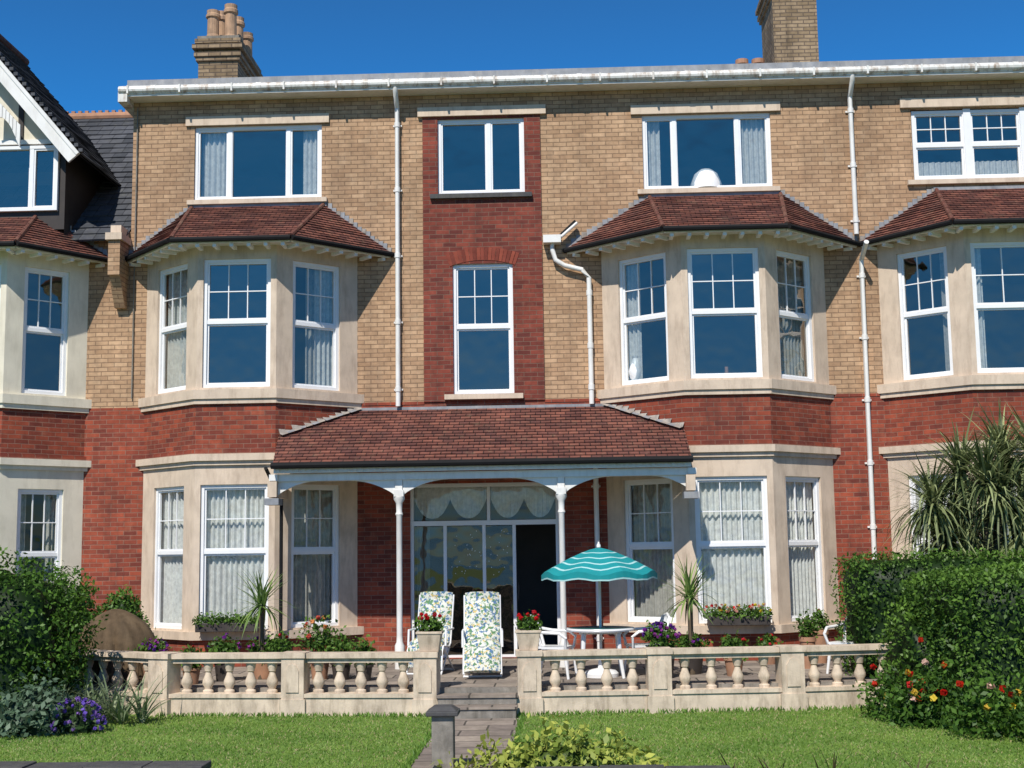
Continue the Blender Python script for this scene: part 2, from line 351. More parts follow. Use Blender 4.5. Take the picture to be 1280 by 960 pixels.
    def onblob(s,c,r,n,zmin=-.2):
        d=rng.normal(size=(n*4,3)); d/=np.linalg.norm(d,axis=1,keepdims=True); d=d[(d[:,2]>zmin)&(d[:,1]<.4)][:n]
        return np.array(c)+d*np.array(r)*(1.0+rng.random((len(d),1))*.08)
    def done(s,name,parent=None):
        V=np.concatenate(s.V);Q=np.concatenate(s.Q);C=np.concatenate(s.C)
        me=bpy.data.meshes.new(name); me.vertices.add(len(V)); me.vertices.foreach_set('co',V.astype('f').ravel())
        me.loops.add(len(Q)*4); me.loops.foreach_set('vertex_index',Q.astype('i').ravel())
        me.polygons.add(len(Q)); me.polygons.foreach_set('loop_start',np.arange(0,len(Q)*4,4,dtype='i'))
        try: me.polygons.foreach_set('loop_total',np.full(len(Q),4,dtype='i'))
        except Exception: pass
        me.update(calc_edges=True)
        at=me.color_attributes.new(name='Col',type='FLOAT_COLOR',domain='POINT')
        at.data.foreach_set('color',np.concatenate([np.clip(C,0,1),np.ones((len(C),1))],1).astype('f').ravel())
        me.materials.append(FOL); o=bpy.data.objects.new(name,me); S.collection.objects.link(o)
        if parent: o.parent=parent
        return o
# ------------------------------------------------------------------ TERRACED HOUSE
H=empty('terraced_house')
wb=B(); st=B(); wf=B(); gl=B(); cu=B(); rt=B(); inn=B()
MF,_=frame((0,0),(1,0))
w2=[(-6.22,-4.0,7.82,9.14),(-1.99,-.5,7.82,9.16),(1.53,3.72,7.82,9.14),(6.10,8.95,7.87,9.12),(11,12.5,7.82,9.14)]
wall(wb,MF,-7.3,-2.25,6.78,9.66,[w2[0]],BUFF)
wall(wb,MF,-.22,14,6.78,9.66,[w2[2],w2[3],w2[4]],BUFF)
wall(wb,MF,-2.25,-.22,9.22,9.66,[],BUFF)
for a,c in ((-3.38,-2.25),(-.22,.78),(4.52,5.42),(9.4,14)): wall(wb,MF,a,c,4.25,6.78,[],BUFF)
wall(wb,MF,-7.3,-7.0,4.25,6.78,[],BUFF)
wall(wb,MF,-2.25,-.22,4.25,9.22,[w2[1],(-1.75,-.73,4.37,6.60)],RED2,t=.16,d=.025)
wb.face([MF(-2.25,4.25,.025),MF(-2.25,9.22,.025),MF(-2.25,9.22,0),MF(-2.25,4.25,0)],RED2); wb.face([MF(-.22,4.25,.025),MF(-.22,9.22,.025),MF(-.22,9.22,0),MF(-.22,4.25,0)],RED2)
VOUS=[plain('voussoir_brick',c,.85,.25,9,spec=.2) for c in ((.24,.058,.038),(.18,.044,.03),(.28,.068,.042))]
n=19
for k in range(n):
    a=math.radians(-19+38*k/(n-1)); R0=1.63; cx,cz=-1.24,6.60+.06-R0
    p=lambda r,aa:(cx+r*math.sin(aa),cz+r*math.cos(aa)); e=math.radians(.93)
    A,C,D_,E=p(R0,a-e),p(R0,a+e),p(R0+.22,a+e),p(R0+.22,a-e)
    wb.hexa([(A[0],-.034,A[1]),(C[0],-.034,C[1]),(C[0],0,C[1]),(A[0],0,A[1]),(E[0],-.034,E[1]),(D_[0],-.034,D_[1]),(D_[0],0,D_[1]),(E[0],0,E[1])],VOUS[(k*7)%3])
wall(wb,MF,-7.3,-7.0,-.4,4.25,[],RED); wall(wb,MF,-3.38,.78,-.4,4.25,[(-2.5,-.02,0.02,2.88)],RED,t=.2)
wall(wb,MF,4.52,5.42,-.4,4.25,[],RED); wall(wb,MF,9.4,14,-.4,4.25,[],RED)
wb.face([(-7.3,0,-.4),(-7.3,9,-.4),(-7.3,9,9.66),(-7.3,0,9.66)],BUFF); wb.face([(14,0,-.4),(14,9,-.4),(14,9,9.66),(14,0,9.66)],BUFF); wb.face([(-7.3,9,-.4),(14,9,-.4),(14,9,9.66),(-7.3,9,9.66)],BUFF)
inn.box(-7.28,13.98,4.4,4.5,-.05,9.6,ROOM)
for z in (3.45,6.92): inn.box(-7.28,13.98,.02,4.4,z,z+.2,ROOM)
inn.box(-7.28,13.98,.02,4.4,-.1,-.01,FLOORM); inn.box(-7.28,13.98,.02,4.4,9.5,9.58,ROOM)
for x in (-7.2,-2.95,.35,4.97,9.6,13.8): inn.box(x-.05,x+.05,.03,4.39,.0,9.49,ROOM)
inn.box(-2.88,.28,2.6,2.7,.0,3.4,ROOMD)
def lint(a,c,z0,z1,p=.05): st.fbox(MF,a,c,z0,z1,0.001,p,STONE)
lint(-6.37,-3.87,9.15,9.31); lint(-2.33,-.12,9.20,9.36,.07); lint(1.34,3.89,9.15,9.31); lint(5.92,9.15,9.14,9.30,.06)
for a,c,z in ((-6.32,-3.9,7.74),(1.42,3.83,7.74),(5.98,9.05,7.79)): st.fbox(MF,a,c,z,z+.078,-.1,.08,STONE)
st.fbox(MF,-2.12,-.38,7.74,7.815,-.1,.10,DSLATE); st.fbox(MF,-1.9,-.58,4.28,4.365,-.1,.10,STONE)
window(wf,gl,cu,MF,*w2[0],'cas',arg=(.275,.735),cur=[(.02,.2,DRAPE),(.06,.24,NET),(.84,.99,NET)])
window(wf,gl,cu,MF,*w2[1],'cas',arg=(.59,),inset=-.08)
window(wf,gl,cu,MF,*w2[2],'cas',arg=(.25,.74),cur=[(.01,.14,NET),(.78,.99,NET)])
x0,x1,z0,z1=w2[3]
for k in range(3):
    a=x0+(x1-x0)*k/3; c=x0+(x1-x0)*(k+1)/3
    window(wf,gl,cu,MF,a+.02,c-.02,z0+.02,z1-.02,'sash',cur=[(.0,.99,NET,0,.3)])
    if k: wf.fbox(MF,a-.06,a+.06,z0+.005,z1-.005,-.11,-.015,UPVC)
window(wf,gl,cu,MF,*w2[4],'cas',arg=(.5,))
window(wf,gl,cu,MF,-1.75,-.73,4.37,6.60,'sash',arg=5.52,inset=-.07)
def bay(xl,fl_,fr,xr,rf,b=(wb,st,wf,gl,cu,rt),sm=STONE,c1=None,c0=None,eo=None,lead=True,red=RED):
    wb,st,wf,gl,cu,rt=b
    pts=[(xl,0),(fl_,-1),(fr,-1),(xr,0)]
    for i in range(3):
        F,L=frame(pts[i],pts[i+1])
        if i==1: a,c=.095,L-.095
        elif i==0: a,c=.34,L-.30
        else: a,c=.30,L-.34
        wall(st,F,0,L,4.24,6.78,[(a,c,4.44,6.56)],sm,t=.13)
        wall(st,F,0,L,.46,3.34,[(a,c,.58,2.87)],sm,t=.13)
        wall(wb,F,0,L,3.34,4.24,[],red); wall(wb,F,0,L,-.4,.46,[],red)
        window(wf,gl,cu,F,a,c,4.44,6.56,'sash',arg=5.52,cur=(c1 or [None]*3)[i])
        window(wf,gl,cu,F,a,c,.58,2.87,'sash',arg=1.80,cur=(c0 or [None]*3)[i],gm=GLASSC)
    band(st,pts,.075,4.25,4.40,sm); band(st,pts,.045,4.17,4.25,sm); band(st,pts,.07,.42,.55,sm); band(st,pts,.09,3.25,3.36,sm); band(st,pts,.045,3.18,3.25,sm)
    band(wb,pts,.03,3.36,3.43,red)
    for z in (.4,3.44,6.77):
        st.face([(p[0],p[1]+.03,z) for p in pts],ROOM)
    A=(rf[1],0,rf[4]);Bt=(rf[2],0,rf[4]); E=(rf[0],0,6.82);G=(rf[3],0,6.82); C=(eo[0],-1.4,6.82);Dd=(eo[1],-1.4,6.82)
    slope(rt,C,Dd,A,Bt,16,TILE); slope(rt,Dd,G,Bt,Bt,16,TILE,row0=5); slope(rt,E,C,A,A,16,TILE,row0=9)
    up=Vector((0,0,.012))
    for P,Q in ((C,A),(Dd,Bt)):
        P=Vector(P)+up;Q=Vector(Q)+up
        for k in range(6): rt.tube([P.lerp(Q,k/6),P.lerp(Q,(k+1.1)/6)],[.042,.034],HIP,8)
    st.face([(*p[:2],6.775) for p in (E,C,Dd,G)]+[(xr,0,6.775),(fr,-1,6.775),(fl_,-1,6.775),(xl,0,6.775)],WHITE)
    for p,q in ((E,C),(C,Dd),(Dd,G)):
        p=Vector(p);q=Vector(q); t=(q-p).normalized(); nrm=Vector((t.y,-t.x,0))
        off=nrm*.04-Vector((0,0,.03)); rt.tube([p+off,q+off],.045,BLACK,8)
        F,L=frame((p.x,p.y),(q.x,q.y)); st.fbox(F,.02,L-.02,6.735,6.80,-.05,-.005,WHITE)
        k=max(2,int(L/.27))
        for j in range(k):
            s=L*(j+.5)/k; st.fbox(F,s-.03,s+.03,6.68,6.733,-.30,-.03,WHITE)
    rt.box(A[0]-.05,Bt[0]+.05,-.035,0,rf[4]-.03,rf[4]+.04,LEAD)
    for P,Q in ((Bt,G),(A,E)):
        m=16
        for j in range(m):
            p=Vector(P).lerp(Vector(Q),j/m);q=Vector(P).lerp(Vector(Q),(j+1)/m); h=random.uniform(.03,.075)
            x0,x1=sorted((p.x,q.x)); rt.box(x0+.002,x1-.002,-.018-.004*random.random(),0,min(p.z,q.z)-.01,max(p.z,q.z)+h,LEAD if j%3 else MORT)
NN=[(.0,1,NET,.0,.5),(.0,1,NET,.46,1.0,.05)]
bay(-7.0,-5.85,-4.55,-3.38,(-7.4,-6.25,-3.96,-2.79,7.70),eo=(-6.18,-4.24),c1=[[(.1,.95,NET)],None,[(.55,1,NET),(.4,1,DRAPE)]],c0=[[(.0,1,NET)],NN,[(0,1,DRAPE)]])
bay(.78,2.03,3.37,4.52,(.18,1.62,3.84,5.1,7.70),eo=(1.72,3.68),c1=[[(0,.32,NET)],None,[(.2,1,DRAPE)]],c0=[[(0,1,DRAPE)],NN,[(0,1,NET)]])
bay(5.42,6.56,8.2,9.4,(5.14,6.46,8.5,9.75,7.70),eo=(6.28,8.5),c1=[[(.75,1,DRAPE)],[(0,.15,NET)],None],c0=[[(0,1,NET)]]*3)
for a,c in ((-3.3,-2.25),(-.22,.7),(4.6,5.35)): wb.fbox(MF,a,c,4.21,4.26,.001,.012,RED)
# things standing on sills inside first-floor windows
vb=B(); vb.lathe((1.30,-.18,4.48),[(.05,0),(.10,.08),(.12,.2),(.08,.34),(.04,.42),(.055,.46)],UPVC,16); vb.lathe((2.75,-.6,4.42),[(.06,0),(.08,.05),(.03,.1),(.03,.25)],TERR,12); vb.done('vases',H,smooth=True)
# cornice / gutter
st.box(-7.42,14,-.34,0,9.60,9.63,WHITE); st.box(-7.40,14,-.36,-.24,9.631,9.665,WHITEG)
rt.tube([(-7.45,-.34,9.71),(14,-.34,9.71)],.07,WHITEG,12)
rt.box(-7.45,14,-.33,-.24,9.70,9.79,WHITEG)
for k in range(24):
    x=-7.3+k*.9; rt.box(x,x+.03,-.42,-.32,9.63,9.77,WHITEG)
for k in range(12):
    x=-6.9+k*1.83; rt.tube([(x,-.34,9.71),(x+.09,-.34,9.71)],.08,WHITEG,12)
rt.box(-7.35,14,-.23,-.14,9.78,9.93,LEAD); rt.face([(-7.35,-.14,9.92),(14,-.14,9.92),(14,9,10.6),(-7.35,9,10.6)],LEAD)
rt.face([(-7.35,-.14,9.6),(-7.35,9,9.6),(-7.35,9,10.6),(-7.35,-.14,9.93)],LEAD)
st.box(-7.46,-7.30,-.37,.9,9.50,9.68,WHITEG)
st.hexa([(-7.52,-.12,5.95),(-7.34,-.12,5.95),(-7.34,0,5.95),(-7.52,0,5.95),(-7.52,-.42,6.45),(-7.34,-.42,6.45),(-7.34,0,6.45),(-7.52,0,6.45)],BUFF)
st.box(-7.53,-7.33,-.47,0,6.45,7.05,BUFF); st.box(-7.57,-7.29,-.52,0,7.05,7.17,STONE); st.box(-7.52,-7.34,-.40,0,7.17,7.32,STONE)
# porch
PL=(-4.38,-1.95,3.12);PR=(2.0,-1.95,3.12);ML=(-4.50,-1.0,3.62);MR=(2.0,-1.0,3.62);TL=(-3.36,0,4.13);TR=(.80,0,4.13)
slope(rt,PL,PR,ML,MR,9,TILE); slope(rt,ML,MR,TL,TR,9,TILE,row0=9)
rt.box(-3.4,.82,-.03,0,4.11,4.17,LEAD)
for (P,Q) in ((TL,ML),(TR,MR)):
    K=13
    for j in range(K):
        p=Vector(P).lerp(Vector(Q),j/K);q=Vector(P).lerp(Vector(Q),(j+1)/K); d=Vector((q.x-p.x,q.y-p.y,0)).normalized(); nn=Vector((d.y,-d.x,0))
        if nn.y>0: nn=-nn
        zt=p.z+random.uniform(.04,.09); o1=random.uniform(.09,.15)
        rt.face([p+nn*.05+Vector((0,0,.035)),q+nn*.05+Vector((0,0,.035)),(q.x,q.y,zt),(p.x,p.y,zt)],MORT); rt.face([p+nn*o1+Vector((0,0,.02)),q+nn*o1+Vector((0,0,.02)),q+nn*.03+Vector((0,0,.05)),p+nn*.03+Vector((0,0,.05))],LEAD if j%2 else MORT)
rt.tube([(PL[0]-.02,PL[1]-.04,3.09),(PR[0]+.02,PR[1]-.04,3.09)],.05,BLACK,8)
pb=B()
pb.box(-4.38,2.0,-1.90,-1.84,2.98,3.11,WHITE)
pb.box(-4.40,2.02,-1.80,-1.64,2.86,2.97,WHITE)
for k in range(64):
    x=-4.34+k*.099; pb.box(x,x+.05,-1.925,-1.901,3.0,3.09,WHITE)
pb.face([(-4.38,-1.93,3.115),(2,-1.93,3.115),(.8,-.01,3.115),(-3.4,-.01,3.115)],WHITE)
def arch(xa,xb,flip=0):
    n=10; P=[]
    for k in range(n+1):
        t=k/n; P.append((xa+(xb-xa)*t, 2.62+.235*math.sin(t*math.pi/2)**.8))
    for p,q in zip(P[:-1],P[1:]):
        pb.hexa([(p[0],-1.75,p[1]),(q[0],-1.75,q[1]),(q[0],-1.69,q[1]),(p[0],-1.69,p[1]),(p[0],-1.75,2.862),(q[0],-1.75,2.862),(q[0],-1.69,2.862),(p[0],-1.69,2.862)],WHITE)
for px in (-2.47,.02): 
    arch(px-.06,px-.75); arch(px+.06,px+.75)
    pb.lathe((px,-1.72,0),[(.075,.0),(.075,.35),(.05,.4),(.045,.5),(.045,2.3),(.06,2.33),(.045,2.37),(.05,2.5),(.085,2.56),(.085,2.6)],WHITE,16)
    pb.box(px-.075,px+.075,-1.795,-1.645,2.6,2.70,WHITE); pb.box(px-.055,px+.055,-1.775,-1.665,2.70,2.862,WHITE)
arch(-4.38,-3.75); arch(2.0,1.4)
for x in (-4.42,1.98): pb.box(x-.06,x+.08,-1.86,-1.02,2.62,2.86,STONE); 
for x in (-4.42,1.98): pb.box(x-.1,x+.12,-1.90,-1.60,2.50,2.60,LEAD)
pb.box(-4.46,-4.33,-1.85,-1.0,2.87,2.965,WHITE); pb.box(1.95,2.08,-1.85,-1.0,2.87,2.965,WHITE)
pb.done('porch',H,smooth=True)
db=B()
D0,D1=-.14,-.06
for x in (-2.5,-1.95,-1.30,-.80,-.08): db.fbox(MF,x,x+.055,.02,2.18,D0,D1,UPVC)
db.fbox(MF,-2.5,-.02,2.18,2.26,D0-.01,D1+.01,UPVC); db.fbox(MF,-2.5,-.02,2.82,2.88,D0,D1,UPVC); db.fbox(MF,-2.5,-.02,.0,.06,D0-.01,D1+.012,UPVC)
for x in (-2.5,-1.22,-.075): db.fbox(MF,x,x+.055,2.26,2.82,D0,D1,UPVC)
db.fbox(MF,-.72,-.70,.95,1.2,D1,D1+.03,DARKW)
db.done('patio_door_frame',H)
GLD=glass('door_glass',.13,(.5,.6,.62))
for a,c,z,zz in ((-2.44,-1.95,.07,2.17),(-1.9,-1.3,.07,2.17),(-1.25,-.8,.07,2.17),(-2.44,-1.23,2.27,2.81),(-1.16,-.08,2.27,2.81)):
    gl.face([MF(a,z,-.1),MF(c,z,-.1),MF(c,zz,-.1),MF(a,zz,-.1)],GLD if z<1 else GLASSC)
for k in range(46):
    x=random.uniform(-1.85,-.85); z=random.uniform(1.35,2.1)
    if -1.31<x<-1.24: continue
    gl.face([MF(x,z,-.095),MF(x+.012,z+.004,-.095),MF(x+.012,z+.018,-.095),MF(x,z+.014,-.095)],UPVC)
for a,c in ((-2.44,-1.84),(-1.84,-1.23),(-1.16,-.6),(-.6,-.08)):
    m=20; prev=None
    for k in range(m+1):
        t=k/m; x=a+(c-a)*t; zb=2.42-.12*math.sin(math.pi*t)+.2*(abs(2*t-1)**3); cur_=(MF(x,zb,-.17+.02*math.sin(k*1.9)),MF(x,2.85,-.17))
        if prev: cu.face([prev[0],cur_[0],cur_[1],prev[1]],NET)
        prev=cur_
curtain(cu,MF,-2.42,-2.2,.05,2.2,-.3,DRAPE)
pp=B()
def pipe(pts,r=.042,col=True):
    pp.tube(pts,r,WHITE,10)
    for p,q in zip(pts[:-1],pts[1:]):
        p=Vector(p);q=Vector(q); L=(q-p).length
        if L>1 and abs((q-p).normalized().z)>.9:
            k=int(L/1.1)
            for j in range(k+1):
                c=p.lerp(q,(j+.25)/(k+.5)); pp.tube([c-Vector((0,0,.04)),c+Vector((0,0,.04))],r+.010,WHITE,10); pp.box(c.x-.075,c.x+.075,-.03,0,c.z-.015,c.z+.015,WHITE)
pipe([(-2.68,-.33,9.68),(-2.68,-.33,9.57),(-2.68,-.08,9.34),(-2.68,-.08,4.18)])
pipe([(5.07,-.33,9.68),(5.07,-.33,9.57),(5.07,-.08,9.34),(5.07,-.08,6.95)])
pipe([(5.13,-.5,6.72),(5.13,-.08,6.5),(5.10,-.08,-.3)])
pp.box(-.2,.1,-.22,-.02,6.90,7.03,WHITE); pp.tube([(-.05,-.1,6.9),(-.05,-.1,6.8),(0.0,-.1,6.62),(.15,-.1,6.52),(.45,-.1,6.44),(.56,-.09,6.3),(.56,-.08,4.16)],.042,WHITE,10)
pp.tube([(.05,-.12,6.98),(.36,-.12,7.27)],.04,BLACK,8); pp.tube([(.1,-.16,7.0),(.38,-.16,7.24)],.025,WHITE,8)
for z in (6.0,5.1,4.4): pp.tube([(.56,-.08,z),(.56,-.08,z+.09)],.053,WHITE,10)
pipe([(.60,-.1,3.1),(.60,-.1,0)])
pp.tube([(-7.22,-.03,9.5),(-7.22,-.03,4.4)],.012,GREYC,6)
pp.tube([(-4.5,-1.9,3.06),(-4.5,-1.5,2.9),(-4.42,-1.12,2.8),(-4.42,-1.10,.05)],.03,BLACK,8)
pp.done('downpipes',H,smooth=True)
ch=B()
def chimney(x0,x1,y0,y1,zt,pots,m=CHIM):
    ch.box(x0,x1,y0,y1,9.9,zt,m)
    for k,(z,o) in enumerate(((zt-.45,.04),(zt-.37,.07),(zt-.22,.10),(zt-.1,.06))): ch.box(x0-o,x1+o,y0-o,y1+o,z,z+.085,m)
    ch.box(x0-.02,x1+.02,y0-.02,y1+.02,zt,zt+.05,GREYC)
    for (x,y,h) in pots: ch.lathe((x,y,zt+.03),[(.14,0),(.13,.1),(.115,.14),(.11,h*.75),(.14,h*.78),(.14,h*.86),(.12,h*.9),(.125,h),(.09,h),(.085,h-.1)],BUFFP,16)
chimney(-6.74,-5.98,2,3.65,11.55,[(-6.53,2.25,.62),(-6.2,2.3,.75),(-6.5,2.75,.8),(-6.2,2.85,.72),(-6.45,3.3,.7),(-6.15,3.4,.62)])
chimney(4.36,5.22,3,4.4,12.95,[(4.6,3.3,.6),(5,3.3,.6),(4.6,4,.6),(5,4,.6)])
ch.box(3.6,4.33,3.2,4.2,9.9,11.12,CHIM)
for x in (3.78,4.1): ch.lathe((x,3.4,11.1),[(.12,0),(.11,.05),(.11,.15),(.13,.17),(.13,.26),(.08,.26)],TERR,14)
ch.done('chimneys',H)
wb.done('brick_walls',H); st.done('stone_trim',H); wf.done('window_frames',H); gl.done('window_glass',H); cu.done('curtains',H); rt.done('roofs_and_gutters',H); inn.done('rooms',H)
lb=B(); lb.lathe((2.62,.25,7.86),[(.27,0),(.27,.1),(.2,.28),(.1,.36),(.02,.37)],UPVC,18); lb.done('lampshade',H,smooth=True)
# ------------------------------------------------------------------ GABLED HOUSE
G=empty('gabled_house')
wb=B(); st=B(); wf=B(); gl=B(); cu=B(); rt=B(); inn=B()
wall(wb,MF,-8.02,-7.302,4.25,7.3,[],BUFF); wall(wb,MF,-8.02,-7.302,-.4,4.25,[],RED); wall(wb,MF,-16,-12.1,-.4,7.3,[],BUFF); wall(wb,MF,-12.1,-8.02,6.78,7.3,[],BUFF)
bay(-12.1,-11.0,-9.02,-8.02,(-12.5,-11.2,-8.9,-7.62,7.70),b=(wb,st,wf,gl,cu,rt),sm=CREAM,eo=(-11.2,-8.72),c1=None,c0=[None,None,[(0,.3,DRAPE),(.75,1,DRAPE)]])
inn.box(-16,-7.32,4.4,4.5,0,7.2,ROOM); inn.box(-16,-7.32,.02,4.4,3.45,3.6,ROOM); inn.box(-12.4,-8.45,.02,4.4,6.9,7.0,ROOM); inn.box(-12.6,-12.5,.02,4.4,0,6.9,ROOM); inn.box(-16,-7.32,.02,4.4,-.1,0,FLOORM)
slope(rt,(-16,-.25,7.1),(-7.32,-.25,7.1),(-16,4,10.73),(-7.32,4,10.73),24,SLATE); rt.face([(-16,4,10.73),(-7.32,4,10.73),(-7.32,8,7.3),(-16,8,7.3)],SLATE)
rt.tube([(-16,4,10.75),(-7.32,4,10.75)],.09,TERR,10)
for k in range(40): rt.box(-13+k*.14,-12.93+k*.14,3.97,4.03,10.80,10.88,TERR)
wb.face([(-16,0,0),(-16,8,0),(-16,8,7.3),(-16,4,10.7),(-16,0,7.3)],BUFF)
ax,az_=-10.6,11.62; ex,ez=-7.98,8.52; lx=2*ax-ex
gy=-.65
for (X,Z,sg) in ((ex,ez,1),(lx,ez,-1)):
    a=(X,gy,Z);b2=(X,3.2,Z);c=(ax,3.2,az_);d=(ax,gy,az_)
    slope(rt,a,b2,d,c,26,SLATE)
    v=Vector((ax-X,0,az_-Z)).normalized(); dn=Vector((v.z*sg*-1,0,v.x*sg)) 
    if dn.z>0: dn=-dn
    P=Vector((X,gy-.04,Z))+dn*.01; Q=Vector((ax,gy-.04,az_))+dn*.01
    w=dn*.24; y=Vector((0,.05,0))
    st.hexa([P+w,Q+w,Q+w+y,P+w+y,P,Q,Q+y,P+y],WHITE)
    st.hexa([P+dn*.06+Vector((0,-.02,0)),Q+dn*.06+Vector((0,-.02,0)),Q+dn*.06,P+dn*.06,P+Vector((0,-.02,0)),Q+Vector((0,-.02,0)),Q,P],WHITE)
    st.face([Vector(a)-Vector((0,0,.06)),Vector(b2)-Vector((0,0,.06)),Vector(c)-Vector((0,0,.06)),Vector(d)-Vector((0,0,.06))],DARKW)
rt.tube([(ax,gy,az_+.03),(ax,3.2,az_+.03)],.09,HIP,10)
for k in range(34):
    t=k/34; rt.box(ex+(ax-ex)*t-.03,ex+(ax-ex)*t+.04,gy-.02,gy+.06,ez+(az_-ez)*t+.02,ez+(az_-ez)*t+.08,SLATE)
sx=-8.36
GF,_=frame((0,-.3),(1,-.3))
wall(st,GF,2*ax-sx,sx,7.3,8.80,[(-10.55,-8.47,7.62,8.76)],DARKW,t=.1)
st.face([GF(2*ax-sx,8.80),GF(sx,8.80),GF(ax,az_-.3)],CREAM)
st.face([(sx,-.3,7.2),(sx,3.2,7.2),(sx,3.2,8.9),(sx,-.3,8.9)],DARKW)  # side wall near-black: shade under the eaves put into its colour
window(wf,gl,cu,GF,-10.55,-8.47,7.62,8.76,'cas',arg=(.4,.78),inset=.02)
for x in (-9.2,-9.7,-10.2,-10.7): st.fbox(GF,x,x+.09,8.87,8.87+(min(x-(-13.2),-8.1-x)-.2)*1.1,.001,.03,DARKW)
st.fbox(GF,-12.6,-8.6,8.80,8.88,.0,.04,WHITE)
inn.box(-12.4,-8.4,1.5,1.6,7,8.85,ROOM)
for k in range(8):
    t=k/8; st.hexa([(-9.55+.5*t,-.62,9.15+.25*math.sin(t*3.1)-t*.5),(-9.48+.5*t,-.62,9.15+.25*math.sin(t*3.1+.39)-(t+.125)*.5),(-9.48+.5*t,-.58,9.15+.25*math.sin(t*3.1+.39)-(t+.125)*.5),(-9.55+.5*t,-.58,9.15+.25*math.sin(t*3.1)-t*.5),
     (-9.55+.5*t,-.62,9.6-t*.55),(-9.48+.5*t,-.62,9.6-(t+.125)*.55),(-9.48+.5*t,-.58,9.6-(t+.125)*.55),(-9.55+.5*t,-.58,9.6-t*.55)],WHITE)
wb.done('brick_walls',G); st.done('render_and_trim',G); wf.done('window_frames',G); gl.done('window_glass',G); cu.done('curtains',G) if cu.f else None; rt.done('roofs',G); inn.done('rooms',G)
# ------------------------------------------------------------------ GROUND etc
gm,nt,b=newmat('lawn_grass'); tc=N(nt,'ShaderNodeTexCoord'); v=tc.outputs['Object']
c=ramp(nt,noise(nt,v,1.2,8,.7),[(.3,(.08,.16,.02)),(.55,(.12,.225,.03)),(.75,(.19,.27,.05))]); c=mix(nt,c,ramp(nt,noise(nt,v,60,4),[(.3,g(.6)),(.7,g(1.3))]),1.,'MULTIPLY')
nt.links.new(c,b.inputs['Base Color']); b.inputs['Roughness'].default_value=.9; bump(nt,b,noise(nt,v,80,3),.4,.02)
gb=B(); gb.face([(-600,-60,-.34),(600,-60,-.34),(600,600,-.34),(-600,600,-.34)],gm); GO=gb.done('ground')
sm_,nt,b=newmat('sea_water'); b.inputs['Base Color'].default_value=(.01,.05,.08,1); b.inputs['Roughness'].default_value=.15; tc=N(nt,'ShaderNodeTexCoord'); bump(nt,b,noise(nt,tc.outputs['Object'],.6,4),.5,.3)
sb=B(); sb.face([(-1500,-3000,-.9),(1500,-3000,-.9),(1500,-60,-.9),(-1500,-60,-.9)],sm_); sb.done('sea')
ASP=plain('asphalt',(.06,.06,.062),.9,.2,4,None,0,.3)
rb=B(); rb.box(-80,80,-22,-15,-.5,-.33,ASP); rb.box(-80,80,-22.15,-22,-.5,-.2,GREYC); rb.done('road')
pv=B(); pv.box(-80,80,-15,-10.42,-.5,-.215,PAVE); pv.box(-80,80,-15.13,-15.0,-.5,-.21,GREYC); pv.done('pavement')
vg=Veg(); n=130000
X=rng.uniform(-8.5,6.5,n);Y=rng.uniform(-10,-4.3,n); k=~((X>-1.53+.03*np.sin(Y*5))&(X<-.52+.03*np.sin(Y*4))); X=X[k];Y=Y[k];n=len(X)
P=np.stack([X,Y,np.full(n,-.328)],1); T=np.stack([rng.normal(size=n)*.8,rng.normal(size=n)*.8,np.ones(n)],1)
t=np.clip(rng.random(n)*.55+.45*(.5+.25*np.sin(X*2.1+np.sin(Y*3))+.25*np.sin(Y*4.3+np.sin(X*1.7)*2)+.2*np.sin(X*7+2*np.sin(Y*5))),0,1)[:,None]
dry=(rng.random((n,1))<.10)
Cg=np.array([.085,.18,.02])*(1-t)+np.array([.25,.36,.07])*t; Cg=np.where(dry,np.array([.38,.34,.16]),Cg)
vg.leaves(P,T,np.stack([rng.normal(size=n)*.5,-np.ones(n)*.6,np.abs(rng.normal(size=n))*.8],1),.038,.24,Cg)
# longer tufts against path edge, steps and balustrade foot
for (xa,ya,xb,yb,m) in ((-1.52,-10,-1.52,-5.1,420),(-.53,-10,-.53,-5.1,420),(-5.3,-4.55,-1.6,-4.86,420),(-.6,-4.86,4.4,-4.45,520)):
    t=rng.random(m); P=np.stack([xa+(xb-xa)*t+rng.normal(size=m)*.02,ya+(yb-ya)*t+rng.normal(size=m)*.02,np.full(m,-.31)],1)
    vg.leaves(P,np.stack([rng.normal(size=m)*.5,rng.normal(size=m)*.5,np.ones(m)],1),np.stack([rng.normal(size=m)*.5,-np.ones(m),np.zeros(m)],1),.085,.16,np.array([.07,.16,.02])+rng.random((m,1))*np.array([.13,.18,.04]))
vg.done('lawn')
tb=B(); poly=[(-8.5,0),(-8.5,-3.0),(-7.1,-3.15),(-5.28,-4.25),(-1.6,-4.55),(-.6,-4.55),(2.92,-4.40),(4.6,-4.1),(6.5,-4.0),(6.5,0)]
tb.face([(x,y,0) for x,y in poly],PAVE)
for p,q in zip(poly[:-1],poly[1:]): tb.face([(*p,0),(*q,0),(*q,-.4),(*p,-.4)],GREYC)
tb.done('terrace')
sb=B()
for k,(y,z) in enumerate(((-4.87,-.10),(-5.17,-.21))): sb.box(-1.6,-.6,y,-4.556+(-.3*k if k else 0),-.34,z,GREYC); sb.box(-1.62,-.58,y-.02,y+.3,z+.001,z+.03,PAVE)
sb.done('garden_steps')
pb=B(); pb.box(-1.5,-.55,-10.3,-5.2,-.4,-.315,PAVE); pb.done('garden_path')
